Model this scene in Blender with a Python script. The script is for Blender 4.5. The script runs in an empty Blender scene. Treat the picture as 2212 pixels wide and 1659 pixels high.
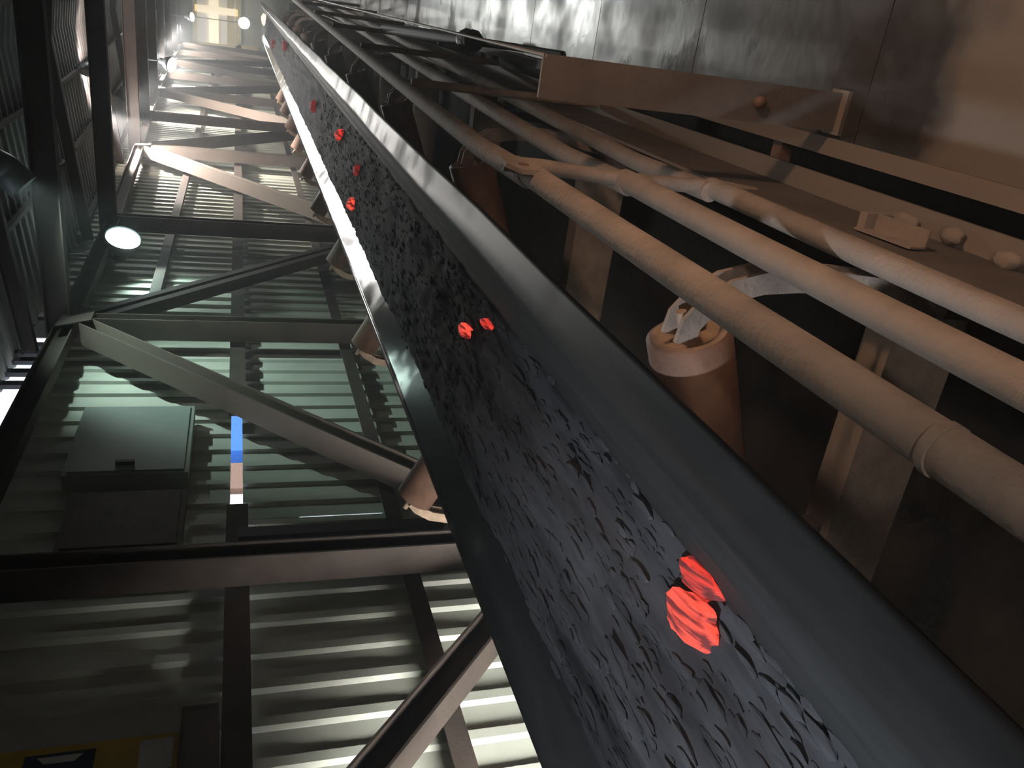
import bpy, math, random
from mathutils import Vector, Matrix, noise

# ------------------------------------------------------------------ camera
random.seed(7)
S = bpy.context.scene
COL = S.collection
H = 1.95                                   # eye height above the walkway
FPX = 1790.0
CX, CY = 1106.0, 829.5
VPX, VPY = 515.0, -45.0                    # vanishing point of the conveyor direction (photo pixels)
dY = Vector(((VPX - CX) / FPX, -(VPY - CY) / FPX, -1.0)).normalized()
up = Vector((-1.0, 0.0, 0.0)); up.z = -(up.x * dY.x + up.y * dY.y) / dY.z; up.normalize()
dX = dY.cross(up)
R = Matrix((dX, dY, up))                   # rows: camera -> world
cam = bpy.data.cameras.new('camera')
cam.sensor_fit = 'HORIZONTAL'; cam.sensor_width = 36.0; cam.lens = FPX / 2212.0 * 36.0
cam.clip_start = 0.02; cam.clip_end = 400
cob = bpy.data.objects.new('camera', cam); COL.objects.link(cob)
cob.matrix_world = Matrix.Translation((0, 0, H)) @ R.to_4x4()
S.camera = cob

# ------------------------------------------------------------------ world, exposure
S.view_settings.view_transform = 'Standard'; S.view_settings.look = 'None'
S.view_settings.exposure = 1.0; S.view_settings.gamma = 1.0
S.view_settings.use_curve_mapping = False
S.cycles.max_bounces = 4; S.cycles.diffuse_bounces = 3; S.cycles.glossy_bounces = 2; S.cycles.transmission_bounces = 1
S.cycles.volume_bounces = 0; S.cycles.transparent_max_bounces = 2
S.cycles.sample_clamp_indirect = 4.0
S.cycles.use_light_tree = False
S.cycles.use_adaptive_sampling = True; S.cycles.adaptive_threshold = 0.03
wd = bpy.data.worlds.new('daylight'); S.world = wd; wd.use_nodes = True
bg = wd.node_tree.nodes['Background']
bg.inputs['Color'].default_value = (0.72, 0.83, 1.0, 1); bg.inputs['Strength'].default_value = 1.3


def W(x, y, z):
    return Vector((x, y, z + H))


# ------------------------------------------------------------------ materials
def mat(name, col, rough=0.7, metal=0.0, var=0.25, scale=6.0, dust=None, dust_amt=0.0, stretch=(1, 1, 1),
        bump=0.0, bscale=40.0, rvar=0.0, spec=0.5):
    m = bpy.data.materials.new(name); m.use_nodes = True
    nt = m.node_tree; N = nt.nodes; L = nt.links
    b = N['Principled BSDF']
    b.inputs['Metallic'].default_value = metal
    b.inputs['Roughness'].default_value = rough
    b.inputs['Specular IOR Level'].default_value = spec
    tc = N.new('ShaderNodeTexCoord'); mp = N.new('ShaderNodeMapping')
    mp.inputs['Scale'].default_value = stretch
    geo = N.new('ShaderNodeNewGeometry')
    L.new(geo.outputs['Position'], mp.inputs['Vector'])
    nz = N.new('ShaderNodeTexNoise'); nz.inputs['Scale'].default_value = scale
    nz.inputs['Detail'].default_value = 5.0; nz.inputs['Roughness'].default_value = 0.6
    L.new(mp.outputs['Vector'], nz.inputs['Vector'])
    rp = N.new('ShaderNodeValToRGB')
    rp.color_ramp.elements[0].position = 0.3; rp.color_ramp.elements[1].position = 0.72
    lo = [c * (1 - var) for c in col]; hi = [min(1, c * (1 + var)) for c in col]
    rp.color_ramp.elements[0].color = (*lo, 1); rp.color_ramp.elements[1].color = (*hi, 1)
    L.new(nz.outputs['Fac'], rp.inputs['Fac'])
    out = rp.outputs['Color']
    if dust is not None:
        sp = N.new('ShaderNodeSeparateXYZ'); L.new(geo.outputs['Normal'], sp.inputs['Vector'])
        mr = N.new('ShaderNodeMapRange'); mr.inputs['From Min'].default_value = 0.1; mr.inputs['From Max'].default_value = 0.9
        mr.inputs['To Max'].default_value = dust_amt
        L.new(sp.outputs['Z'], mr.inputs['Value'])
        mx = N.new('ShaderNodeMix'); mx.data_type = 'RGBA'
        L.new(mr.outputs['Result'], mx.inputs['Factor'])
        L.new(out, mx.inputs['A']); mx.inputs['B'].default_value = (*dust, 1)
        out = mx.outputs['Result']
    L.new(out, b.inputs['Base Color'])
    if rvar:
        n2 = N.new('ShaderNodeTexNoise'); n2.inputs['Scale'].default_value = 2.3; n2.inputs['Detail'].default_value = 4.0
        L.new(geo.outputs['Position'], n2.inputs['Vector'])
        r2 = N.new('ShaderNodeMapRange'); r2.inputs['From Min'].default_value = 0.35; r2.inputs['From Max'].default_value = 0.65
        r2.inputs['To Min'].default_value = rough; r2.inputs['To Max'].default_value = min(1, rough + rvar)
        L.new(n2.outputs['Fac'], r2.inputs['Value']); L.new(r2.outputs['Result'], b.inputs['Roughness'])
    if bump:
        n3 = N.new('ShaderNodeTexNoise'); n3.inputs['Scale'].default_value = bscale; n3.inputs['Detail'].default_value = 4.0
        L.new(mp.outputs['Vector'], n3.inputs['Vector'])
        bp = N.new('ShaderNodeBump'); bp.inputs['Strength'].default_value = bump; bp.inputs['Distance'].default_value = 0.01
        L.new(n3.outputs['Fac'], bp.inputs['Height']); L.new(bp.outputs['Normal'], b.inputs['Normal'])
    return m


def belt_mat():
    m = mat('black_rubber', (0.022, 0.023, 0.024), 0.33, 0.0, 0.3, 14, None, stretch=(1, 0.08, 1), bump=0.03, bscale=25)
    nt = m.node_tree; N = nt.nodes; L = nt.links; b = N['Principled BSDF']
    geo = N.new('ShaderNodeNewGeometry'); sp = N.new('ShaderNodeSeparateXYZ'); L.new(geo.outputs['Position'], sp.inputs['Vector'])
    mr = N.new('ShaderNodeMapRange'); mr.inputs['From Min'].default_value = -2.1; mr.inputs['From Max'].default_value = -1.3
    mr.inputs['To Min'].default_value = 0.12; mr.inputs['To Max'].default_value = 0.7
    L.new(sp.outputs['X'], mr.inputs['Value'])
    nz = N.new('ShaderNodeTexNoise'); nz.inputs['Scale'].default_value = 3.0; nz.inputs['Detail'].default_value = 4.0
    L.new(geo.outputs['Position'], nz.inputs['Vector'])
    r2 = N.new('ShaderNodeMapRange'); r2.inputs['From Min'].default_value = 0.5; r2.inputs['From Max'].default_value = 0.72
    r2.inputs['To Max'].default_value = 0.18
    L.new(nz.outputs['Fac'], r2.inputs['Value'])
    ad = N.new('ShaderNodeMath'); L.new(mr.outputs['Result'], ad.inputs[0]); L.new(r2.outputs['Result'], ad.inputs[1])
    lp = N.new('ShaderNodeMapRange'); lp.inputs['From Min'].default_value = -0.98; lp.inputs['From Max'].default_value = -0.90
    lp.inputs['To Max'].default_value = -0.25
    L.new(sp.outputs['X'], lp.inputs['Value'])
    a2 = N.new('ShaderNodeMath'); L.new(ad.outputs[0], a2.inputs[0]); L.new(lp.outputs['Result'], a2.inputs[1])
    L.new(a2.outputs[0], b.inputs['Roughness'])
    m2 = N.new('ShaderNodeMapRange'); m2.inputs['From Min'].default_value = -2.1; m2.inputs['From Max'].default_value = -1.3
    m2.inputs['To Min'].default_value = 0.6; m2.inputs['To Max'].default_value = 0.22
    L.new(sp.outputs['X'], m2.inputs['Value']); L.new(m2.outputs['Result'], b.inputs['Specular IOR Level'])
    return m


def emit(name, col, strength):
    m = bpy.data.materials.new(name); m.use_nodes = True
    b = m.node_tree.nodes['Principled BSDF']
    b.inputs['Base Color'].default_value = (0.8, 0.8, 0.8, 1)
    b.inputs['Emission Color'].default_value = (*col, 1); b.inputs['Emission Strength'].default_value = strength
    return m


DUST = (0.30, 0.245, 0.205)
M_STEEL = mat('dusty_brown_steel', (0.062, 0.047, 0.040), 0.75, 0.0, 0.3, 5, DUST, 0.6, bump=0.25)
M_RAIL = mat('dusty_pipe_steel', (0.28, 0.225, 0.19), 0.8, 0.0, 0.3, 9, DUST, 0.6, bump=0.5, bscale=70)
M_FRAME = mat('grey_frame_steel', (0.115, 0.098, 0.088), 0.7, 0.0, 0.25, 6, DUST, 0.7, bump=0.25)
M_ROLL = mat('rusty_roller_shell', (0.17, 0.095, 0.065), 0.65, 0.0, 0.3, 8, None, bump=0.3)
M_ROLLEND = mat('dusty_roller_end', (0.36, 0.26, 0.19), 0.8, 0.0, 0.3, 14, None, bump=0.5)
M_CLAD = mat('grey_green_cladding_sheet', (0.50, 0.53, 0.46), 0.5, 0.0, 0.12, 2.2, None, rvar=0.2)
M_ROOF = mat('dark_roof_sheet', (0.30, 0.31, 0.31), 0.75, 0.0, 0.3, 2.0, None)
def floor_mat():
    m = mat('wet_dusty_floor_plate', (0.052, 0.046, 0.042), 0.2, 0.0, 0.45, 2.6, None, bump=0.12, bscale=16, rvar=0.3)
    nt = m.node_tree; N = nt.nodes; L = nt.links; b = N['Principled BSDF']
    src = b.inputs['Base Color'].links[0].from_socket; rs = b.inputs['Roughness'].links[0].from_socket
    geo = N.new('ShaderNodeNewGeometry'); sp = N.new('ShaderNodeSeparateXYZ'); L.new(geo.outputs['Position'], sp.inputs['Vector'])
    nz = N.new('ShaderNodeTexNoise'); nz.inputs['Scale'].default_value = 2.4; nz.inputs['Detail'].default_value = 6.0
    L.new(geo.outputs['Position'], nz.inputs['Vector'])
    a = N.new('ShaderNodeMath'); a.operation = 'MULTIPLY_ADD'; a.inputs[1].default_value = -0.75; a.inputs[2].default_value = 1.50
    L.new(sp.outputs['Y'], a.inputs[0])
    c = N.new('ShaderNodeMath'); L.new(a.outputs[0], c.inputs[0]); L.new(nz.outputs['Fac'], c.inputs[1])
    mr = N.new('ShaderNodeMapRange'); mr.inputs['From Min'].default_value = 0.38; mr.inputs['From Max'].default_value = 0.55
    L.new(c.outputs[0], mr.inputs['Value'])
    mx = N.new('ShaderNodeMix'); mx.data_type = 'RGBA'; mx.inputs['B'].default_value = (0.20, 0.17, 0.145, 1)  # mottled paler tone on the near plates, a pool of warm light put into the colour
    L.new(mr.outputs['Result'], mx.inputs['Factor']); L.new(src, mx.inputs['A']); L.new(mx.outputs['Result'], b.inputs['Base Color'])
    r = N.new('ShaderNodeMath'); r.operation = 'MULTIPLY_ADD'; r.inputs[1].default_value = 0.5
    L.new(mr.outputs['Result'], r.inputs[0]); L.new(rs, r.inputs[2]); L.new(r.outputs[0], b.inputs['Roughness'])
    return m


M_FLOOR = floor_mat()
M_SLAB = mat('dark_spillage_floor', (0.035, 0.03, 0.028), 0.9, 0.0, 0.4, 3.0, None, bump=0.5)
M_BELT = belt_mat()
M_COAL = mat('dark_clinker', (0.050, 0.051, 0.056), 0.85, 0.0, 0.7, 7, None, stretch=(1, 0.12, 1), bump=0.3, bscale=30, spec=0.03)
M_DARK = mat('black_painted_metal', (0.02, 0.02, 0.02), 0.6)
M_BOX = mat('pale_green_cabinet_paint', (0.30, 0.36, 0.33), 0.55, 0.0, 0.1, 5)
M_YEL = mat('yellow_sign_paint', (0.50, 0.36, 0.05), 0.5, 0.0, 0.15, 5)
M_NAVY = mat('dark_blue_print', (0.02, 0.03, 0.06), 0.5)
M_WHITE = mat('white_label', (0.6, 0.62, 0.6), 0.5, 0.0, 0.1, 8)
M_FRAMEW = mat('cream_window_frame', (0.75, 0.66, 0.42), 0.5, 0.0, 0.08, 5)
M_CORD = mat('steel_cord', (0.30, 0.26, 0.22), 0.6)
M_HOOD = mat('lamp_housing', (0.22, 0.24, 0.25), 0.45, 0.3, 0.2, 9)
M_OUT1 = mat('blue_painted_building', (0.05, 0.22, 0.75), 0.6)
M_OUT2 = mat('white_plaster_building', (0.85, 0.82, 0.76), 0.7)
M_OUT3 = mat('brown_brick_building', (0.35, 0.2, 0.13), 0.8)
M_GROUND = mat('pale_yard_ground', (0.45, 0.40, 0.33), 0.9)


# ------------------------------------------------------------------ mesh helpers
def mesh(name, vs, fs, material, smooth=False):
    me = bpy.data.meshes.new(name)
    me.from_pydata([tuple(v) for v in vs], [], fs); me.validate(); me.update()
    if smooth is True:
        for p in me.polygons: p.use_smooth = True
    elif smooth:
        for i in smooth: me.polygons[i].use_smooth = True
    me.materials.append(material)
    return me


def ob(name, me, parent=None, **kw):
    o = bpy.data.objects.new(name, me); COL.objects.link(o)
    if parent is not None: o.parent = parent
    for k, v in kw.items(): o[k] = v
    return o


def root(name, label=None, cat=None, group=None, kind=None, loc=(0, 0, 0)):
    o = bpy.data.objects.new(name, None); COL.objects.link(o); o.location = loc
    if label: o['label'] = label
    if cat: o['category'] = cat
    if group: o['group'] = group
    if kind: o['kind'] = kind
    return o


class G:
    """collects shapes for ONE mesh"""
    def __init__(s): s.v = []; s.f = []; s.sm = []

    def add(s, vs, fs, smooth=()):
        n = len(s.v); k = len(s.f)
        s.v += [Vector(v) for v in vs]; s.f += [tuple(i + n for i in f) for f in fs]
        s.sm += [k + i for i in smooth]
        return s

    def box(s, a, b):
        x0, y0, z0 = a; x1, y1, z1 = b
        vs = [(x0, y0, z0), (x1, y0, z0), (x1, y1, z0), (x0, y1, z0), (x0, y0, z1), (x1, y0, z1), (x1, y1, z1), (x0, y1, z1)]
        return s.add(vs, [(0, 3, 2, 1), (4, 5, 6, 7), (0, 1, 5, 4), (1, 2, 6, 5), (2, 3, 7, 6), (3, 0, 4, 7)])

    def prism(s, prof, p0, p1, upv=(0, 0, 1)):
        """2-D profile (a along side, b along up) swept from p0 to p1"""
        p0 = Vector(p0); p1 = Vector(p1); d = (p1 - p0).normalized(); u = Vector(upv)
        side = d.cross(u).normalized(); u = side.cross(d).normalized()
        n = len(prof)
        vs = [p + side * a + u * b for p in (p0, p1) for a, b in prof]
        fs = [tuple(range(n))[::-1], tuple(range(n, 2 * n))] + [(i, (i + 1) % n, n + (i + 1) % n, n + i) for i in range(n)]
        return s.add(vs, fs)

    def tube(s, pts, r, n=14, caps=True, rr=None):
        pts = [Vector(p) for p in pts]; vs = []; rings = []
        u = None
        for i, p in enumerate(pts):
            d = (pts[min(i + 1, len(pts) - 1)] - pts[max(i - 1, 0)]).normalized()
            if u is None:
                u = d.orthogonal().normalized()
            u = (u - d * u.dot(d)).normalized(); w = d.cross(u)
            q = rr[i] if rr else r
            rings.append([p + u * math.cos(2 * math.pi * k / n) * q + w * math.sin(2 * math.pi * k / n) * q for k in range(n)])
        for rg in rings: vs += rg
        fs = []
        for i in range(len(pts) - 1):
            for k in range(n):
                fs.append((i * n + k, i * n + (k + 1) % n, (i + 1) * n + (k + 1) % n, (i + 1) * n + k))
        s.add(vs, fs, range(len(fs)))
        if caps:
            s.add(rings[0], [tuple(range(n))[::-1]]); s.add(rings[-1], [tuple(range(n))])
        return s

    def lathe(s, prof, p0, axis, n=24):
        """prof: list of (radius, distance along axis)"""
        p0 = Vector(p0); d = Vector(axis).normalized(); u = d.orthogonal().normalized(); w = d.cross(u)
        vs = []
        for r, t in prof:
            vs += [p0 + d * t + (u * math.cos(2 * math.pi * k / n) + w * math.sin(2 * math.pi * k / n)) * max(r, 1e-4) for k in range(n)]
        fs = [(i * n + k, i * n + (k + 1) % n, (i + 1) * n + (k + 1) % n, (i + 1) * n + k) for i in range(len(prof) - 1) for k in range(n)]
        return s.add(vs, fs, range(len(fs)))

    def build(s, name, material, parent=None, **kw):
        return ob(name, mesh(name, s.v, s.f, material, s.sm), parent, **kw)


def rect(w, h): return [(-w / 2, -h / 2), (w / 2, -h / 2), (w / 2, h / 2), (-w / 2, h / 2)]


def isec(w, h, t):
    return [(-w/2, -h/2), (w/2, -h/2), (w/2, -h/2+t), (t/2, -h/2+t), (t/2, h/2-t), (w/2, h/2-t), (w/2, h/2), (-w/2, h/2),
            (-w/2, h/2-t), (-t/2, h/2-t), (-t/2, -h/2+t), (-w/2, -h/2+t)]


def csec(w, h, t):
    return [(0, -h/2), (w, -h/2), (w, -h/2+t), (t, -h/2+t), (t, h/2-t), (w, h/2-t), (w, h/2), (0, h/2)]


def lsec(a, b, t):
    return [(0, 0), (a, 0), (a, t), (t, t), (t, b), (0, b)]


# ------------------------------------------------------------------ gallery frame table
XT, XW = -3.0, -3.30
NODES = [(-6.9, 1.44), (-3.25, 1.44), (0.4, 1.44), (4.05, 1.44), (7.7, 1.45), (11.35, 1.50), (16.5, 1.70), (20.6, 1.90), (25.0, 2.07), (29.5, 2.2), (34.0, 2.3),
         (38.5, 2.4), (43.0, 2.5)]
TOPS = {-3.25, 7.7, 0.4 - 0.4, 16.5, 25.0, 34.0, 43.0}


def ztop(y):
    for (a, za), (b, zb) in zip(NODES, NODES[1:]):
        if y <= b:
            return za + (zb - za) * max(0, (y - a)) / (b - a)
    return NODES[-1][1]


YE = 44.5       # far end wall
YB = -6.5       # end behind the camera
XR = 1.55       # right wall
ZF = -1.95
ZS = -2.30

# ------------------------------------------------------------------ floor
fl = G().box(W(XW - 0.3, YB - 0.2, ZS - 0.15), W(XR + 0.2, YE + 0.2, ZS)).build('floor', M_SLAB, None, kind='structure')
pl = G(); pl.box((0, 0, -0.012), (XR + 0.235, 1.194, 0))
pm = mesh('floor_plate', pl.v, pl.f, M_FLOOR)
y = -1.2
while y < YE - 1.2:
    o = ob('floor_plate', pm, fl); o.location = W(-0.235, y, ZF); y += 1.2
g = G().prism(lsec(-0.05, -0.12, 0.008), W(-0.235, -1.2, ZF + 0.006), W(-0.235, 40, ZF + 0.006))
g.build('edge_angle', M_FRAME, fl)
for yy in (0.9, 2.83, 4.9, 7.0, 9.1):
    G().box(W(-0.36, yy - 0.03, ZF - 0.06), W(-0.22, yy + 0.03, ZF - 0.01)).build('cross_strap', M_ROLL, fl)
for yy in range(0, 40, 4):
    G().box(W(-0.2, yy, ZS), W(1.5, yy + 0.1, ZF - 0.012)).build('joist', M_FRAME, fl)

# ------------------------------------------------------------------ left wall: ribbed cladding sheets, girts
wl = root('wall_left', kind='structure', loc=(0, 0, 0))


def sheet_mesh(name, z0, z1, w=0.75, pitch=0.25, depth=0.028, m=M_CLAD):
    prof = []
    n = int(round(w / pitch))
    for i in range(n):
        a = i * pitch
        prof += [(a, 0), (a + 0.150, 0), (a + 0.164, depth), (a + 0.222, depth), (a + 0.236, 0)]
    prof.append((n * pitch, 0))
    vs = []; fs = []
    k = len(prof)
    for z in (z0, z1):
        for t in (0, -0.004):
            vs += [(x + t, yy, z) for yy, x in prof]
    for i in range(k - 1):
        fs.append((i, 2 * k + i, 2 * k + i + 1, i + 1))
        fs.append((k + i, k + i + 1, 3 * k + i + 1, 3 * k + i))
        fs.append((i, i + 1, k + i + 1, k + i)); fs.append((2 * k + i, 3 * k + i, 3 * k + i + 1, 2 * k + i + 1))
    fs += [(0, k, 3 * k, 2 * k), (k - 1, 3 * k - 1, 4 * k - 1, 2 * k - 1)]
    return mesh(name, vs, fs, m)


SH_LO = sheet_mesh('cladding_sheet', -2.30 + H, -0.03 + H)
SH_UP = sheet_mesh('cladding_sheet', 0.055 + H, 1.68 + H)
SH_UP2 = sheet_mesh('cladding_sheet', 0.055 + H, 2.75 + H)
Y0 = 4.945 - 0.75 * 16
k = 0
while Y0 + k * 0.75 < YE:
    yy = Y0 + k * 0.75 - (0.024 if k == 15 else 0)
    o = ob('cladding_sheet', SH_LO, wl); o.location = (XW, yy, 0)
    o = ob('cladding_sheet', SH_UP if yy < 8.0 else SH_UP2, wl); o.location = (XW + 0.004, Y0 + k * 0.75, 0)
    k += 1
# joint strip over the open seam, leaving a slot of daylight
yy = 4.936
G().box(W(XW - 0.012, yy - 0.04, -2.3), W(XW - 0.005, yy + 0.04, -0.97)).build('joint_strip', M_CLAD, wl)
G().box(W(XW - 0.012, yy - 0.04, -0.40), W(XW - 0.005, yy + 0.04, -0.03)).build('joint_strip', M_CLAD, wl)
gs = [(-0.055, -0.055), (0.055, -0.055), (0.055, 0.055), (-0.055, 0.055)]
for a, b in ((YB, 4.92), (6.40, YE)):
    G().prism([(0, -0.06), (0.10, -0.06), (0.10, 0.075), (0.0, 0.075)], W(XW + 0.14, b, 0.0), W(XW + 0.14, a, 0.0)).build('girt', M_STEEL, wl)
G().prism(lsec(0.09, 0.11, 0.01), W(XW + 0.13, YE, -1.06), W(XW + 0.13, YB, -1.06)).build('girt', M_STEEL, wl)
G().prism(lsec(0.09, 0.11, 0.01), W(XW + 0.13, YE, -1.98), W(XW + 0.13, YB, -1.98)).build('girt', M_STEEL, wl)
G().prism(lsec(0.09, 0.11, 0.01), W(XW + 0.13, YE, 0.80), W(XW + 0.13, 9.0, 0.80)).build('girt', M_STEEL, wl)
# eaves strip closes the top except for a slot of daylight
G().box(W(XW - 0.03, 8.2, 1.5), W(XW - 0.02, YE, 3.1)).build('eaves_strip', M_ROOF, wl)
G().box(W(XW - 0.03, YB, 1.6), W(XW - 0.02, 3.9, 2.1)).build('eaves_strip', M_ROOF, wl)
for yy in (7.05, 7.3, 7.55, 7.72, 7.9):
    G().box(W(XW - 0.02, yy, 1.62), W(XW + 0.02, yy + 0.09, 1.95)).build('eaves_packer', M_DARK, wl)

# right wall, back wall, far wall close the gallery
wr = root('wall_right', kind='structure')
g = G().box(W(XR, YB, ZS), W(XR + 0.06, YE, 3.6)); g.build('cladding_panel', M_ROOF, wr)
wb = root('wall_back', kind='structure')
g = G().box(W(XW - 0.2, YB - 0.06, ZS), W(XR + 0.1, YB, 3.6)); g.build('cladding_panel', M_ROOF, wb)
wf = root('wall_far', kind='structure')
# far wall with a tall lit opening
WX0, WX1, WZ0, WZ1 = -3.02, 0.6, 0.02, 1.92
g = G(); g.box(W(XW - 0.2, YE, ZS), W(WX0, YE + 0.06, 3.6)); g.box(W(WX1, YE, ZS), W(XR + 0.1, YE + 0.06, 3.6))
g.box(W(WX0, YE, ZS), W(WX1, YE + 0.06, WZ0)); g.box(W(WX0, YE, WZ1), W(WX1, YE + 0.06, 3.6))
g.build('wall_panel', M_CLAD, wf)

# ------------------------------------------------------------------ ceiling: roof sheets, beams, purlins
cl = root('ceiling', kind='structure')


def zroof(x, y):
    return ztop(y) + 0.42 + 0.22 * min(x + 3.5, 2 * 2.6 - (x + 3.5)) * 0.55


y = YB - 0.1
while y < YE:
    y1 = min(y + 1.5, YE + 0.1)
    prof = []
    n = 6
    for i in range(n):
        a = y + (y1 - y) * i / n; s = (y1 - y) / n
        prof += [(a, 0), (a + s * 0.55, 0), (a + s * 0.65, -0.03), (a + s * 0.9, -0.03)]
    prof.append((y1, 0))
    vs = []; fs = []; kk = len(prof)
    for x in (XW - 0.05, -0.9, XR + 0.1):
        for t in (0, 0.02):
            vs += [W(x, yy, zroof(x, yy) + d + t) for yy, d in prof]
    for j in range(2):
        for i in range(kk - 1):
            a = j * 2 * kk + i
            fs += [(a, a + 1, a + 2 * kk + 1, a + 2 * kk), (a + kk, a + 3 * kk, a + 3 * kk + 1, a + kk + 1)]
    ob('roof_sheet', mesh('roof_sheet', vs, fs, M_ROOF), cl)
    y = y1
for (yy, zt) in NODES:
    if yy < 2: continue
    G().prism(isec(0.13, 0.20, 0.012), W(-3.1, yy, zt + 0.06), W(XR, yy, zt + 0.06)).build('tie_beam', M_STEEL, cl)
    G().prism(isec(0.09, 0.12, 0.01), W(-3.26, yy, zroof(-3.26, yy) - 0.14), W(-0.9, yy, zroof(-0.9, yy) - 0.14)).build('rafter', M_STEEL, cl)
    G().prism(isec(0.09, 0.12, 0.01), W(-0.9, yy, zroof(-0.9, yy) - 0.14), W(XR, yy, zroof(XR, yy) - 0.14)).build('rafter', M_STEEL, cl)
for x in (-3.2, -2.3, -1.5, -0.5, 0.5):
    for (ya, za), (yb, zb) in zip(NODES[2:], NODES[3:]):
        if x == -3.2 and ya < 11: continue
        G().prism(csec(0.05, 0.1, 0.008), W(x, ya, zroof(x, ya) - 0.055), W(x, yb, zroof(x, yb) - 0.055)).build('purlin', M_STEEL, cl)

# ------------------------------------------------------------------ left truss
tr = root('steel_truss', 'long brown steel truss with posts and diagonal braces in front of the ribbed wall', 'truss')
for (ya, za), (yb, zb) in zip(NODES, NODES[1:]):
    G().prism(isec(0.12, 0.16, 0.012), W(XT, ya, za), W(XT, yb, zb)).build('top_chord', M_STEEL, tr)
G().prism(isec(0.13, 0.18, 0.014), W(XT, NODES[0][0], -2.05), W(XT, YE, -2.05)).build('bottom_chord', M_STEEL, tr)
for i, (yy, zt) in enumerate(NODES):
    G().prism(isec(0.20, 0.15, 0.014), W(XT, yy, -2.0), W(XT, yy, zt), (0, 1, 0)).build('post', M_STEEL, tr)
    g = G().prism([(-0.2, -0.13), (0.2, -0.13), (0.13, 0.15), (-0.13, 0.15)] if i % 2 else [(-0.14, -0.2), (0.14, -0.2), (0.3, 0.06), (-0.3, 0.06)],
                  W(XT + 0.102, yy, (-1.9 if i % 2 else zt - 0.02)), W(XT + 0.114, yy, (-1.9 if i % 2 else zt - 0.02)))
    g.build('gusset_plate', M_STEEL, tr)
for i in range(len(NODES) - 1):
    (ya, za), (yb, zb) = NODES[i], NODES[i + 1]
    if i % 2:      # bottom at a, top at b
        p, q = W(XT, ya, -1.97), W(XT, yb, zb - 0.05)
    else:
        p, q = W(XT, ya, za - 0.05), W(XT, yb, -1.97)
    d = (q - p).normalized(); n_ = Vector((1, 0, 0)).cross(d)
    if ya == 7.7:
        for s in (-0.075, 0.075):
            G().prism(rect(0.085, 0.12), p + n_ * s, q + n_ * s, (1, 0, 0)).build('diagonal_brace', M_STEEL, tr)
    else:
        G().prism(isec(0.20, 0.15, 0.014), p, q, n_).build('diagonal_brace', M_STEEL, tr)
# second bolted channel beside the post by the daylight slot
G().prism(rect(0.05, 0.10), W(XT - 0.14, 4.53, -1.3), W(XT - 0.14, 4.53, 0.0), (0, 1, 0)).build('packing_post', M_DARK, tr)  # black colour puts the shade on this member into its paint

# ------------------------------------------------------------------ lamps
def lamp_light(name, loc, energy, col, size=0.12, parent=None, spot=None):
    l = bpy.data.lights.new(name, 'SPOT' if spot else 'POINT'); l.energy = energy; l.color = col; l.shadow_soft_size = size
    o = bpy.data.objects.new(name, l); COL.objects.link(o)
    o.location = loc
    if spot:
        d, ang, blend = spot
        l.spot_size = ang; l.spot_blend = blend
        o.rotation_euler = Vector(d).to_track_quat('-Z', 'Y').to_euler()
    if parent is not None: o.parent = parent
    return o


def bay_lamp(label, pos, axis, r, top, lens_mat, energy, col, spot=None, ext=0.09, size=0.08, recess=None):
    spot = spot or (axis, 2.8, 0.25)
    t = root('bay_lamp', label, 'lamp', 'lamps of the gallery')
    p = Vector(pos); a = Vector(axis).normalized()
    G().lathe([(0, 0.0), (r * 0.55, 0.004), (r * 0.92, -0.02), (r * 0.94, -0.06), (r * 0.97, -0.06), (r, 0.0), (r, 0.012), (r * 1.05, 0.012), (r * 1.02, -0.05),
               (r * 0.7, -0.16), (r * 0.4, -0.2), (r * 0.36, -0.30), (0, -0.31)][5:], p, a).build('housing', M_HOOD, t)
    if recess is None:
        G().lathe([(r * 0.97, -0.03), (r * 0.96, 0.0), (r * 0.75, 0.03), (r * 0.4, 0.045), (0, 0.05)], p, a).build('lens', lens_mat, t)
    else:
        G().lathe([(r, 0.0), (r, recess), (r + 0.004, recess), (r + 0.004, 0.0)], p, a).build('hood_skirt', M_HOOD, t)
        G().lathe([(r * 0.97, 0.0), (r * 0.5, 0.002), (0, 0.003)], p, a).build('lens', lens_mat, t)
    b = p - a * 0.29
    tp = Vector((b.x, b.y, top + H))
    G().tube([b, b - a * 0.05 + Vector((0, 0, 0.03)), Vector((b.x, b.y, b.z + 0.09)), tp], 0.018, 10).build('drop_pipe', M_HOOD, t)
    G().lathe([(0.05, 0), (0.05, 0.02), (0, 0.02)], tp - Vector((0, 0, 0.02)), (0, 0, 1), 12).build('ceiling_plate', M_HOOD, t)
    lamp_light('lamp_light', p + a * ext, energy, col, size, t, spot)
    return t


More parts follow.
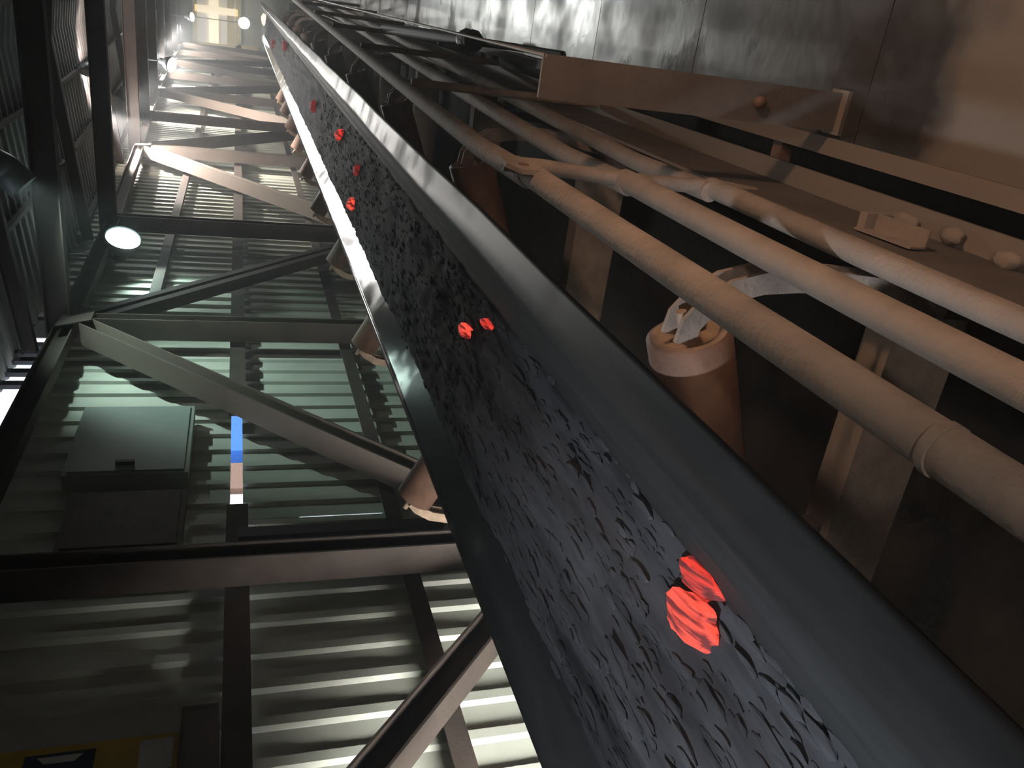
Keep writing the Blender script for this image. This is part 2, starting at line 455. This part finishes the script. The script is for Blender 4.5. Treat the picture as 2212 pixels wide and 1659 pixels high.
E_CY = emit('cyan_white_lens', (0.72, 1.0, 0.95), 1.6)
E_CW = emit('cool_white_lens', (0.85, 0.92, 1.0), 2)
E_WW = emit('warm_white_lens', (1.0, 0.93, 0.82), 7)
E_BR = emit('dazzling_white_lens', (0.98, 1.0, 0.97), 45)
E_ROW = emit('dazzling_row_lens', (1.0, 0.98, 0.95), 90)
E_OR = emit('amber_lens', (1.0, 0.62, 0.32), 4)
t = bay_lamp('round cyan-white lamp glowing in front of the truss beside the dark roof', W(-2.88, 10.19, 1.26), (0.92, -0.42, -0.2), 0.19, zroof(-2.88, 10.4) - 0.02,
             E_CY, 4, (0.72, 1.0, 0.93))
lamp_light('lamp_light', W(-2.80, 10.1, 1.14), 40, (0.74, 1.0, 0.90), 0.1, t, ((-0.9, -1.5, -1.25), 1.6, 0.6))
bay_lamp('added hooded lamp above the belt turned to the wall below the truss top', W(-1.6, 7.4, 1.72), (-0.8, -0.1, -0.8), 0.12, zroof(-1.5, 7.4) - 0.02,
         E_CY, 120, (0.74, 1.0, 0.90), spot=((-1.7, -0.3, -1.75), 1.5, 1.0), recess=0.16, ext=0.03, size=0.03)  # lamp added to wash the wall, its skirt hides the lens from the camera
tb_ = bay_lamp('small dazzling white lamp far down the gallery under a roof beam', W(-2.0, 21.84, 1.47), (-0.2, -0.6, -1.0), 0.17, zroof(-2.0, 22) - 0.02,
         E_WW, 380, (1.0, 0.90, 0.82), spot=((-0.9, 0.25, -0.55), 2.1, 0.3))
lamp_light('lamp_light', W(-2.0, 21.9, 1.40), 70, (1.0, 0.84, 0.76), 0.06, tb_, ((0.25, 0.95, 0.18), 1.7, 0.4))
bay_lamp('small added lamp under the roof turned to the bright roof beam beyond the cyan-white lamp', W(-1.5, 14.3, 2.10), (0.0, 0.9, -0.4), 0.1, zroof(-1.5, 14.2) - 0.02,
         E_CW, 75, (1.0, 0.80, 0.72), spot=((-0.1, 0.95, -0.15), 1.9, 0.4))  # lamp added to brighten the near face of the roof beam
ROW = [(16.0, 2.15, 1100), (18.8, 2.05, 40), (21.8, 2.25, 260), (25.4, 2.30, 60), (29.0, 2.45, 500), (33.5, 2.50, 60), (38.0, 2.6, 500), (42.5, 2.6, 60)]  # added lamps, spaced and hooded for one long glint on the left belt edge
RL = ['first', 'second', 'third', 'fourth', 'fifth', 'sixth', 'seventh', 'last']
for (yy, zz, en), w_ in zip(ROW, RL):
    cut = 0.5 * (math.atan(zz / yy) + math.atan((zz + 0.98) / (yy * 0.542)))
    t_ = bay_lamp('%s of the added hooded lamps in a row under the roof above the left belt edge' % w_, W(-2.36, yy, zz), (0, 0, -1), 0.18, zroof(-2.36, yy) - 0.02,
             E_ROW, en, (1.0, 0.90, 0.80), spot=((-0.85, -0.35, -0.75), 1.75, 0.25), ext=0.02, size=0.03, recess=0.36 * math.tan(cut))
    yp = yy * 0.455
    dv = Vector((-2.16 + 2.36, yp - yy, -1.04 - zz + 0.1))
    lamp_light('lamp_light', W(-2.36, yy, zz - 0.1), 14.0 * dv.length_squared / 9, (1.0, 0.97, 0.93), 0.05, t_, (dv, 0.55, 0.6))  # extra spot per row lamp, aimed to make the belt edge shine
bay_lamp('lamp above the far walkway lighting the wet floor plates', W(0.25, 16.0, 1.75), (0.05, -0.9, -0.6), 0.26, zroof(0.25, 16) - 0.02,
         E_BR, 120, (0.95, 1.0, 0.95), spot=((0.06, -0.92, -0.36), 0.5, 0.5))
bay_lamp('bright lamp low on the far end wall beside the end of the belt', W(-1.80, 43.3, -0.25), (0.05, -1.0, -0.1), 0.25, zroof(-1.8, 43.5) - 0.02,
         E_BR, 20, (1.0, 0.95, 0.9))
bay_lamp('lamp near the far end of the gallery beside the lit window', W(-1.6, 38.0, 1.75), (0.1, -0.5, -1), 0.17, zroof(-1.6, 38) - 0.02,
         E_WW, 120, (1.0, 0.9, 0.72), spot=((-0.8, 0.6, -0.5), 2.2, 0.3))
bay_lamp('amber lamp over the near walkway lighting the guard rails', W(1.2, 1.6, -0.10), (-0.4, 0.1, -0.9), 0.14, zroof(1.2, 1.6) - 0.02,
         E_OR, 30, (1.0, 0.60, 0.38), spot=((-0.35, 0.1, -0.9), 2.1, 0.35))
bay_lamp('pinkish hooded lamp behind the camera over the walkway', W(0.75, -1.4, 0.50), (0, 0, -1), 0.17, zroof(0.75, -1.4) - 0.02,
         E_OR, 62, (1.0, 0.83, 0.73), ext=0.06)
bay_lamp('cool white lamp over the near end of the belt', W(-1.8, -0.9, 1.35), (0.0, 0.5, -1), 0.18, zroof(-1.8, -0.9) - 0.02,
         E_CW, 300, (0.85, 0.92, 1.0), spot=((0.05, 0.85, -1.0), 0.85, 0.8))
bay_lamp('low added lamp in the left aisle lighting the foot of the ribbed wall', W(-2.48, 0.55, -1.30), (-0.25, 1.0, -0.05), 0.14, zroof(-2.4, 0.3) - 0.02,
         E_CW, 480, (1.0, 0.98, 0.92), ext=0.4, size=0.35, spot=((-0.62, 0.8, -0.30), 2.0, 0.6))  # unseen lamp added to brighten the lower part of the wall




# ------------------------------------------------------------------ conveyor belt
YC0, YC1 = -4.0, 43.5
prof = [(-0.762, -0.985), (-0.78, -0.978), (-0.85, -0.962), (-0.895, -0.950), (-0.918, -0.953), (-0.945, -0.980), (-1.00, -1.020), (-1.05, -1.038), (-1.085, -1.050), (-1.11, -1.080), (-1.20, -1.138), (-1.26, -1.168), (-1.33, -1.184), (-1.85, -1.184),
        (-1.93, -1.166), (-2.05, -1.106), (-2.25, -0.995), (-2.285, -0.975)]
vs = []; fs = []
ys = [YC0 + 0.5 * i for i in range(int((YC1 - YC0) / 0.5) + 1)]
npf = len(prof)
for yy in ys:
    w = 0.006 * math.sin(yy * 1.4) + 0.004 * math.sin(yy * 3.1)
    for t in (0, 1):
        for i, (x, z) in enumerate(prof):
            a = prof[max(i - 1, 0)]; b = prof[min(i + 1, npf - 1)]
            n_ = Vector((b[1] - a[1], -(b[0] - a[0]))).normalized()
            e = w * (1 if i < 5 else 0)
            vs.append(W(x - n_.x * 0.016 * t, yy, z - n_.y * 0.016 * t + e))
m2 = 2 * npf
for j in range(len(ys) - 1):
    for i in range(npf - 1):
        a = j * m2 + i; b = (j + 1) * m2 + i
        fs += [(a, b, b + 1, a + 1), (a + npf, a + npf + 1, b + npf + 1, b + npf)]
    for i in (0, npf - 1):
        a = j * m2 + i; b = (j + 1) * m2 + i
        fs.append((a, a + npf, b + npf, b))
ob('conveyor_belt', mesh('conveyor_belt', vs, fs, M_BELT, True), None, label='long black troughed rubber conveyor belt carrying dark clinker', category='conveyor belt')


# ------------------------------------------------------------------ clinker load
def ztrough(x):
    for (xa, za), (xb, zb) in zip(prof, prof[1:]):
        if xb <= x <= xa:
            return za + (zb - za) * (x - xa) / (xb - xa)
    return -0.97


def zheap(x, y):
    t = (x + 1.27) / (-2.10 + 1.27)
    t = min(max(t, 0), 1)
    base = -1.160 + (-1.075 + 1.160) * t + 0.05 * math.sin(math.pi * t)
    n1 = noise.noise(Vector((x * 9, y * 1.6, 1.3))) * 0.032 + noise.noise(Vector((x * 18, y * 6, 4.1))) * 0.012 + noise.noise(Vector((x * 40, y * 16, 9.1))) * 0.005
    edge = min(t, 1 - t) * 6
    return base + n1 * min(1, 0.35 + edge)


vs = []; fs = []
yl = []
y = -1.5
while y < YC1 - 0.1:
    yl.append(y); y += 0.03 if y < 6 else (0.07 if y < 15 else 0.25)
nx = 64
for yy in yl:
    jl = 0.05 * noise.noise(Vector((yy * 1.7, 3, 0))) + 0.025 * noise.noise(Vector((yy * 6, 8, 0)))
    jr = 0.03 * noise.noise(Vector((yy * 2.1, 13, 0)))
    x0, x1 = -1.265 + jr, -2.09 + jl
    for i in range(nx + 1):
        x = x0 + (x1 - x0) * i / nx
        z = zheap(x, yy) if 0 < i < nx else ztrough(x) - 0.004
        vs.append(W(x, yy, max(z, ztrough(x) - 0.004)))
for j in range(len(yl) - 1):
    for i in range(nx):
        a = j * (nx + 1) + i
        fs.append((a, a + nx + 1, a + nx + 2, a + 1))
nheap = len(fs)
# loose lumps on the heap
ICO_V = []; ICO_F = []
_b = bpy.data.meshes.new('tmp')
import bmesh
bm = bmesh.new(); bmesh.ops.create_icosphere(bm, subdivisions=1, radius=1.0)
bm.verts.ensure_lookup_table()
ICO_V = [v.co.copy() for v in bm.verts]; ICO_F = [tuple(v.index for v in f.verts) for f in bm.faces]; bm.free()
rnd = random.Random(3)
for i in range(2600):
    yy = 0.2 + 12 * rnd.random() ** 1.6
    x = -1.25 - 0.83 * rnd.random()
    s = rnd.choice((0.006, 0.008, 0.010, 0.013, 0.018)) * rnd.uniform(0.8, 1.2)
    c = W(x, yy, zheap(x, yy) + s * 0.15)
    rz = Matrix.Rotation(rnd.uniform(-0.15, 0.15), 3, 'Z')
    n0 = len(vs)
    sy = rnd.uniform(2.2, 5.0)
    for v in ICO_V:
        q = v * (1 + rnd.uniform(-0.28, 0.28)) * s
        vs.append(c + rz @ Vector((q.x, q.y * sy, q.z * 0.42)))
    fs += [tuple(k + n0 for k in f) for f in ICO_F]
ob('clinker_load', mesh('clinker_load', vs, fs, M_COAL, list(range(nheap))), None, label='dark grey clinker heaped along the moving belt', category='clinker', kind='stuff')


# ------------------------------------------------------------------ glowing lumps
def ember_mat(name, lo, hi, strength, sc=30.0):
    m = bpy.data.materials.new(name); m.use_nodes = True
    nt = m.node_tree; N = nt.nodes; L = nt.links; b = N['Principled BSDF']
    b.inputs['Base Color'].default_value = (0.05, 0.02, 0.02, 1); b.inputs['Roughness'].default_value = 0.9
    tc = N.new('ShaderNodeTexCoord'); mp = N.new('ShaderNodeMapping'); mp.inputs['Scale'].default_value = (1, 0.07, 0.6)
    L.new(tc.outputs['Object'], mp.inputs['Vector'])
    nz = N.new('ShaderNodeTexNoise'); nz.inputs['Scale'].default_value = sc; nz.inputs['Detail'].default_value = 3.0
    L.new(mp.outputs['Vector'], nz.inputs['Vector'])
    rp = N.new('ShaderNodeValToRGB')
    rp.color_ramp.elements[0].position = 0.44; rp.color_ramp.elements[1].position = 0.58
    rp.color_ramp.elements[0].color = (*lo, 1); rp.color_ramp.elements[1].color = (*hi, 1)
    L.new(nz.outputs['Fac'], rp.inputs['Fac']); L.new(rp.outputs['Color'], b.inputs['Emission Color'])
    b.inputs['Emission Strength'].default_value = strength
    return m


EM_HOT = ember_mat('bright_red_hot_lump', (0.13, 0.008, 0.008), (1.0, 0.085, 0.05), 0.6, 55)
EM_MID = ember_mat('red_hot_lump', (0.12, 0.008, 0.008), (0.9, 0.05, 0.03), 0.5, 60)
EM_DIM = ember_mat('dull_red_lump', (0.10, 0.006, 0.006), (0.25, 0.012, 0.01), 0.4, 60)
EM_WHITE = ember_mat('white_hot_lump', (1.0, 0.35, 0.25), (1.0, 0.8, 0.7), 1.2, 60)


def lump(px_world, sx, sy, sz, m, label, seed, rot=0.0):
    bm = bmesh.new(); bmesh.ops.create_icosphere(bm, subdivisions=3, radius=1.0)
    for v in bm.verts:
        p = v.co.normalized()
        d = 1 + 0.30 * noise.noise(p * 1.6 + Vector((seed, 0, 0))) + 0.12 * noise.noise(p * 4.2 + Vector((0, seed, 0)))
        q = Vector((math.copysign(abs(p.x) ** 0.7, p.x), math.copysign(abs(p.y) ** 0.7, p.y), math.copysign(abs(p.z) ** 0.8, p.z)))
        v.co = Vector((q.x * sx * d, q.y * sy * d, q.z * sz * d))
    me = bpy.data.meshes.new('glowing_lump'); bm.to_mesh(me); bm.free()
    me.materials.append(m)
    o = ob('glowing_lump', me, None, label=label, category='ember', group='glowing lumps on the belt')
    o.location = px_world; o.rotation_euler = (0, 0, rot)
    return o


def onheap(x, y, dz): return W(x, y, zheap(x, y) + dz)


lump(onheap(-1.365, 1.47, 0.010), 0.062, 0.105, 0.032, EM_HOT, 'largest bright red glowing lump on the near part of the belt', 1.0, 0.25)
lump(onheap(-1.275, 1.53, 0.004), 0.042, 0.095, 0.026, EM_MID, 'red glowing slab touching the far side of the largest glowing lump', 6.0, 0.25)
lump(onheap(-1.46, 3.79, 0.012), 0.034, 0.075, 0.030, EM_HOT, 'left one of the two bright red lumps side by side in mid-belt', 2.0, 0.1)
lump(onheap(-1.34, 3.57, 0.012), 0.022, 0.060, 0.026, EM_MID, 'right one of the two red lumps side by side in mid-belt', 3.0, 0.1)
lump(onheap(-1.84, 8.13, 0.02), 0.058, 0.10, 0.045, EM_HOT, 'bright red lump near the bright left edge of the belt', 4.0, 0.3)
lump(onheap(-1.52, 8.18, 0.01), 0.05, 0.10, 0.03, EM_DIM, 'dull red lump in mid-belt just beyond the bright red one', 5.0, 0.3)
lump(onheap(-1.45, 9.84, 0.02), 0.055, 0.13, 0.05, EM_MID, 'small clear red lump in mid-belt beyond the dull red one', 7.0, 0.2)
lump(onheap(-1.56, 13.13, 0.02), 0.08, 0.16, 0.05, EM_DIM, 'broad dull red lump farther along the belt beyond the small clear red one', 8.0, 0.2)
lump(onheap(-1.36, 22.9, 0.04), 0.11, 0.25, 0.06, EM_DIM, 'dull red lump far along the belt near its right side', 9.0, 0.2)
lump(onheap(-1.69, 28.8, 0.05), 0.12, 0.3, 0.07, EM_DIM, 'dull pinkish lump far along the belt near its left edge', 10.0, 0.2)
lump(onheap(-1.42, 40.2, 0.08), 0.22, 0.35, 0.10, EM_WHITE, 'white-hot lump at the far end of the belt', 11.0, 0.0)

# ------------------------------------------------------------------ idlers
ORD = ['nearest', 'second', 'third', 'fourth', 'fifth', 'sixth', 'seventh', 'eighth', 'ninth', 'tenth']
RR = 0.108
wa = math.radians(30)


def roller_shape(p_out, p_in):
    d = (Vector(p_in) - Vector(p_out)).normalized(); L = (Vector(p_in) - Vector(p_out)).length
    return G().lathe([(RR - 0.012, 0.0), (RR, 0.006), (RR, L - 0.006), (RR - 0.012, L)], p_out, d, 32), \
        G().lathe([(RR - 0.011, 0.001), (RR - 0.03, 0.002), (RR - 0.036, 0.028), (0.036, 0.03), (0.03, 0.006), (0.0, 0.004)], p_out, d, 32)


def make_idler():
    t = root('troughing_idler')
    y0 = 0.0
    ro, ri = W(-0.655, y0, -1.073), W(-1.24, y0, -1.296)
    a, b = roller_shape(ro, ri)
    rl = a.build('roller', M_ROLL, t); b.build('roller_end_cap', M_ROLLEND, rl)
    lo, li = W(-2.58, y0, -0.958), W(-1.98, y0, -1.277)
    a, b = roller_shape(lo, li)
    rl = a.build('roller', M_ROLL, t); b.build('roller_end_cap', M_ROLLEND, rl)
    a, b = roller_shape(W(-1.33, y0, -1.309), W(-1.87, y0, -1.309))
    rl = a.build('roller', M_ROLL, t); b.build('roller_end_cap', M_ROLLEND, rl)
    # base channel
    G().prism([(0.05, -0.115), (0.06, -0.115), (0.06, 0.115), (-0.05, 0.115), (-0.05, 0.105), (0.05, 0.105)], W(-2.68, 0, -1.77), W(-0.58, 0, -1.77)).build('base_beam', M_RAIL, t)
    # bent end brackets of two flat bars; the shaft sits between them
    for nm, path in (('bracket', [(-0.57, -1.82), (-0.53, -1.70), (-0.508, -1.58), (-0.50, -1.46), (-0.50, -1.33), (-0.508, -1.23), (-0.53, -1.15), (-0.57, -1.09), (-0.62, -1.052), (-0.672, -1.045)]),
                     ('bracket', [(-2.67, -1.82), (-2.71, -1.66), (-2.72, -1.40), (-2.71, -1.20), (-2.68, -1.06), (-2.63, -0.98), (-2.585, -0.945)])):
        g = G()
        for s in (-0.035, 0.035):
            pr = []
            for i, (x, z) in enumerate(path):
                q0 = Vector(path[max(i - 1, 0)]); q1 = Vector(path[min(i + 1, len(path) - 1)])
                d = (q1 - q0).normalized(); n_ = Vector((-d.y, d.x)) * 0.028
                pr.append((W(x - n_.x, s - 0.007, z - n_.y), W(x + n_.x, s - 0.007, z + n_.y), W(x + n_.x, s + 0.007, z + n_.y), W(x - n_.x, s + 0.007, z - n_.y)))
            v2 = [v for r_ in pr for v in r_]
            f2 = []
            for i in range(len(pr) - 1):
                for k_ in range(4):
                    f2.append((i * 4 + k_, i * 4 + (k_ + 1) % 4, i * 4 + 4 + (k_ + 1) % 4, i * 4 + 4 + k_))
            f2 += [(3, 2, 1, 0), tuple(len(v2) - 4 + k_ for k_ in range(4))]
            g.add(v2, f2)
        # web plate closing the back of the bars
        pr2 = [W(x - 0.012 * (1 if path[0][0] > -1 else -1), -0.035, z) for x, z in path[1:-2]]
        g.build(nm, M_RAIL if path[0][0] > -1 else M_ROLLEND, t)
    for a_, b_ in ((W(-0.60, 0, -1.038), W(-0.70, 0, -1.076)), (W(-2.64, 0, -0.911), W(-2.53, 0, -0.970))):
        G().tube([a_, b_], 0.014, 10).build('shaft', M_ROLLEND, t)
    G().box(W(-1.31, -0.03, -1.66), W(-1.25, 0.03, -1.29)).build('inner_bracket', M_FRAME, t)
    G().box(W(-1.95, -0.03, -1.66), W(-1.89, 0.03, -1.285)).build('inner_bracket', M_FRAME, t)
    for x in (-0.66, -2.60):
        G().box(W(x - 0.03, -0.05, -2.3), W(x + 0.03, 0.05, -1.89)).build('leg', M_FRAME, t)
    return t


def copy_tree(o, parent=None):
    c = o.copy(); COL.objects.link(c); c.parent = parent
    for ch in o.children: copy_tree(ch, c)
    return c


idl = make_idler()
for i in range(10):
    t = idl if i == 0 else copy_tree(idl)
    t.location = (0, 1.72 + 2.27 * i, 0)
    t['label'] = ('nearest idler under the belt, its dusty roller end showing below the top guard rail' if i == 0 else
                  '%s idler under the belt counted from the near end' % ORD[i])
    t['category'] = 'conveyor idler'; t['group'] = 'idlers carrying the belt'

# stringers of the conveyor frame
g = G().prism([(0, -0.17), (0.085, -0.17), (0.085, -0.155), (0.012, -0.155), (0.012, 0.17), (0, 0.17)][::1], W(-0.425, -3, -1.735), W(-0.425, 42, -1.735))
g.build('conveyor_stringer', M_FRAME, None, label='long grey channel beside the walkway with a dusty lower flange', category='stringer')
g = G().prism(csec(-0.07, 0.2, 0.01), W(-2.78, -3, -1.80), W(-2.78, 42, -1.80))
g.build('conveyor_stringer', M_FRAME, None, label='channel of the conveyor frame on the wall side under the belt', category='stringer')

# ------------------------------------------------------------------ guard rail, near section
XG = -0.42
gr = root('guard_rail', 'near dusty guard rail of three long pipes in front of the belt', 'guard rail', 'guard rails beside the belt')
for z, r in ((-0.84, 0.036), (-1.175, 0.035), (-1.49, 0.033)):
    pts = [W(XG, -1.5 + i * 0.4, z + 0.003 * math.sin(i)) for i in range(10)] + [W(XG, 2.46, z)]
    G().tube(pts, r, 18).build('rail', M_RAIL, gr)
# collar near the frame edge on the top rail
G().tube([W(XG, 0.70, -0.84), W(XG, 0.715, -0.84)], 0.0385, 18).build('collar', M_RAIL, gr)
# end post bent from pipe with a flattened bolted lug
pts = [W(XG + 0.012, 2.50, -0.775), W(XG + 0.012, 2.50, -0.90), W(XG + 0.0, 2.47, -1.15), W(XG, 2.46, -1.40), W(XG, 2.46, -1.53), W(XG - 0.01, 2.46, -1.66)]
G().tube(pts, 0.024, 16).build('end_post', M_RAIL, gr)
g = G().prism([(-0.10, -0.035), (0.06, -0.05), (0.14, -0.03), (0.14, 0.03), (0.05, 0.05), (-0.10, 0.035)], W(XG + 0.020, 2.43, -0.80), W(XG + 0.034, 2.43, -0.80), (0, 0, 1))
lug = g.build('flattened_lug', M_RAIL, gr)
G().lathe([(0.016, 0), (0.016, 0.004), (0.008, 0.0045), (0, 0.002)], W(XG + 0.034, 2.37, -0.80), (1, 0, 0), 12).build('bolt', M_ROLL, lug)
for yy in (0.35,):
    G().tube([W(XG + 0.045, yy, -0.84), W(XG + 0.045, yy, -1.88)], 0.022, 14).build('post', M_RAIL, gr)
# far section
gf = root('guard_rail', 'far guard rail of three pipes running on beyond the bolted lug', 'guard rail', 'guard rails beside the belt')


def xf(y): return -0.44 + 0.022 * max(0, y - 3)


for z, r in ((-0.84, 0.036), (-1.175, 0.034), (-1.47, 0.033)):
    pts = [W(xf(yy) + (0.01 if yy < 2.6 else 0), yy, z) for yy in (2.42, 3, 4, 5, 7, 9, 12, 15)]
    G().tube(pts, r, 16).build('rail', M_RAIL, gf)
for yy in (4.45, 6.5, 8.6, 10.7, 13, 14.9):
    G().tube([W(xf(yy) + 0.045, yy, -0.84), W(xf(yy) + 0.045, yy, -1.88)], 0.022, 12).build('post', M_RAIL, gf)

# ------------------------------------------------------------------ stanchion, pull cord, clamp pipe
st = root('flat_stanchion', 'flat dusty steel stanchion standing on the walkway edge behind the guard rail', 'stanchion')
G().box(W(-0.205, 2.50, -1.95), W(-0.08, 2.512, -0.86)).build('plate', M_FRAME, st)
G().box(W(-0.215, 2.47, -1.95), W(-0.07, 2.56, -1.935)).build('foot', M_FRAME, st)
G().lathe([(0.02, 0), (0.02, 0.02), (0, 0.022)], W(-0.14, 2.50, -1.62), (0, -1, 0), 12).build('bolt', M_ROLL, st)
pts = [W(-0.085 - 0.02 * (i / 12), 2.5 + i * 1.5, -0.865 - 0.02 * math.sin(i * math.pi / 2)) for i in range(9)]
G().tube(pts, 0.006, 8).build('pull_cord', M_CORD, None, label='thin steel pull cord running from the flat stanchion along the walkway', category='cord')
cp = root('clamped_pipe', 'black leaning pipe with a lumpy clamp above the bright wet floor', 'pipe')
pa, pb = W(-0.16, 5.3, -1.95), W(-0.24, 8.6, -1.33)
c = pa.lerp(pb, 0.42)
G().tube([pa, c], 0.028, 12, rr=[0.02, 0.034]).build('lower_pipe', M_DARK, cp)
G().tube([c, pb], 0.034, 12, rr=[0.05, 0.045]).build('upper_pipe', M_DARK, cp)
d = (pb - pa).normalized()
G().lathe([(0, -0.16), (0.055, -0.14), (0.085, -0.06), (0.07, 0.0), (0.088, 0.06), (0.06, 0.14), (0, 0.15)], c, d, 10).build('clamp', M_DARK, cp)

# ------------------------------------------------------------------ spillage on the stringer flange
rnd = random.Random(11)
for i, (x, yy, z, s, lab) in enumerate([(-0.39, 1.98, -1.87, 0.03, 'flat dusty clod on the channel flange farthest from the camera'),
                                        (-0.385, 1.80, -1.875, 0.024, 'middle dusty clod lying on the channel flange'),
                                        (-0.395, 1.60, -1.868, 0.026, 'dusty clod on the channel flange nearest to the camera')]):
    bm = bmesh.new(); bmesh.ops.create_icosphere(bm, subdivisions=2, radius=1.0)
    for v in bm.verts:
        p_ = v.co.copy(); k_ = s * (1 + 0.45 * noise.noise(p_ * 1.7 + Vector((i * 7.0, 0, 0))) + 0.2 * noise.noise(p_ * 4 + Vector((0, i * 3.0, 0))))
        v.co = Vector((p_.x * k_, p_.y * 1.7 * k_, p_.z * 0.7 * k_))
    me_ = bpy.data.meshes.new('dust_clod'); bm.to_mesh(me_); bm.free(); me_.materials.append(M_RAIL)
    for f_ in me_.polygons: f_.use_smooth = True
    o = ob('dust_clod', me_, None, label=lab, category='clod', group='clods on the channel')
    o.location = W(x, yy, z)
bk = root('angle_bracket', 'small bent angle bracket lying between guard rail and channel', 'bracket')
G().prism(lsec(0.05, 0.06, 0.006), W(-0.408, 1.72, -1.72), W(-0.408, 1.92, -1.70)).build('angle', M_RAIL, bk)
G().box(W(-0.41, 1.90, -1.75), W(-0.36, 1.93, -1.66)).build('end_tab', M_RAIL, bk)

# ------------------------------------------------------------------ wall fittings
cb = root('wall_cabinet', 'pale green steel cabinet hung on the ribbed wall below the truss top', 'cabinet')
G().box(W(XW + 0.04, 5.32, 0.33), W(XW + 0.16, 6.35, 1.12)).build('body', M_BOX, cb)
G().box(W(XW + 0.16, 5.35, 0.36), W(XW + 0.172, 6.32, 1.09)).build('door', M_BOX, cb)
G().box(W(XW + 0.172, 5.42, 0.68), W(XW + 0.20, 5.45, 0.80)).build('handle', M_DARK, cb)
cb2 = root('wall_cabinet', 'dark dusty steel box on the wall beside the pale green cabinet', 'cabinet')
G().box(W(XW + 0.04, 4.45, 0.33), W(XW + 0.16, 5.10, 1.02)).build('body', M_FRAME, cb2)
G().box(W(XW + 0.16, 4.48, 0.36), W(XW + 0.17, 5.07, 0.99)).build('door', M_FRAME, cb2)
sg = root('sign_board', 'yellow sign board with a dark blue panel and a white label on the wall', 'sign')
G().box(W(XW + 0.09, 2.2, 0.26), W(XW + 0.11, 3.06, 1.25)).build('board', M_YEL, sg)
G().box(W(XW + 0.11, 2.3, 0.60), W(XW + 0.113, 3.02, 0.88)).build('printed_panel', M_NAVY, sg)
G().prism([(-0.09, -0.0), (0.09, 0.0), (0.06, 0.035), (-0.06, 0.035)], W(XW + 0.113, 3.0, 0.74), W(XW + 0.116, 3.0, 0.74), (0, -1, 0)).build('printed_cap', M_WHITE, sg)
G().box(W(XW + 0.11, 2.86, 0.28), W(XW + 0.114, 3.03, 0.42)).build('label_plate', M_WHITE, sg)
pb_ = root('post_box', 'dark brown steel box fixed to the wall girt beside the yellow sign', 'box')
G().box(W(XW + 0.06, 2.1, 0.085), W(XW + 0.24, 3.08, 0.245)).build('body', M_STEEL, pb_)
G().box(W(XW + 0.24, 2.14, 0.10), W(XW + 0.25, 3.04, 0.23)).build('cover', M_STEEL, pb_)

# ------------------------------------------------------------------ far window
wn = root('window_1', kind='structure')
E_WIN = emit('lit_room_beyond', (1.0, 0.82, 0.5), 0.42)
E_WIN2 = emit('dim_room_beyond', (0.45, 0.38, 0.28), 0.12)
yw = YE - 0.05
G().box(W(WX0 + 0.1, YE + 0.02, WZ0 + 0.1), W(WX1 - 0.1, YE + 0.03, WZ1 - 0.1)).build('pane', E_WIN2, wn)
fr = G()
for a, b in ((WX0 - 0.05, WX0 + 0.13), (WX1 - 0.13, WX1 + 0.05)):
    fr.box(W(a, yw - 0.05, WZ0 - 0.1), W(b, yw + 0.05, WZ1 + 0.1))
fr.box(W(WX0, yw - 0.05, WZ0 - 0.15), W(WX1, yw + 0.05, WZ0 + 0.1)); fr.box(W(WX0, yw - 0.05, WZ1 - 0.1), W(WX1, yw + 0.05, WZ1 + 0.1))
fr.box(W(WX0 - 0.05, yw - 0.05, -0.9), W(WX0 + 0.2, yw + 0.05, WZ0))
fr.build('window_frame', M_FRAMEW, wn)
G().box(W(WX0, yw - 0.04, 0.88), W(WX1, yw + 0.04, 1.30)).build('muntin', E_WIN, wn)  # these two bars emit by themselves, their brightness is put into the material
G().box(W(-1.60, yw - 0.05, WZ0), W(-1.30, yw + 0.05, WZ1)).build('muntin', E_WIN, wn)
G().box(W(WX0, yw - 0.04, 0.2), W(WX1, yw + 0.04, 0.5)).build('muntin', M_FRAMEW, wn)

# ------------------------------------------------------------------ outside, seen through the slots
G().box((-120, -60, -6.2), (XW - 1.0, 160, -6.0)).build('ground', M_GROUND, None, kind='structure')


def building(label, m, y0, y1, h, x=-42.0):
    t = root('building', label, 'building', 'buildings outside')
    G().box((x - 8, y0, -6.0), (x, y1, h)).build('wall', m, t)
    G().box((x - 8.3, y0 - 0.2, h), (x + 0.3, y1 + 0.2, h + 0.4)).build('roof', M_OUT3, t)
    n = max(2, int((y1 - y0) / 3))
    for i in range(n):
        yy = y0 + (i + 0.35) * (y1 - y0) / n
        G().box((x, yy, -0.5), (x + 0.05, yy + (y1 - y0) / n * 0.3, 1.0)).build('window', M_DARK, t)
    return t


building('blue building seen outside through the upper end of the daylight slot', M_OUT1, 75.0, 83, 6)
building('white building seen outside through the lower end of the daylight slot', M_OUT2, 60, 67, 5)
building('brown building seen outside through the middle of the daylight slot', M_OUT3, 68.0, 72.6, 4)

# ------------------------------------------------------------------ dust hanging in the air
hz = bpy.data.materials.new('dusty_air'); hz.use_nodes = True
nt = hz.node_tree; nt.nodes.remove(nt.nodes['Principled BSDF'])
vsc = nt.nodes.new('ShaderNodeVolumeScatter'); vsc.inputs['Density'].default_value = 0.009; vsc.inputs['Anisotropy'].default_value = 0.35
vsc.inputs['Color'].default_value = (0.9, 0.95, 1.0, 1)
nt.links.new(vsc.outputs['Volume'], nt.nodes['Material Output'].inputs['Volume'])
G().box(W(XW - 0.6, YB - 0.5, ZS - 0.3), W(XR + 0.5, YE + 0.5, 4.5)).build('dust_haze', hz, None, kind='stuff', label='thin dusty haze filling the air of the gallery', category='haze')

for m in bpy.data.materials:
    if any(k_ in m.name for k_ in ('lump', 'room', 'lens')) and 'dazzling' not in m.name:
        m.cycles.emission_sampling = 'NONE'
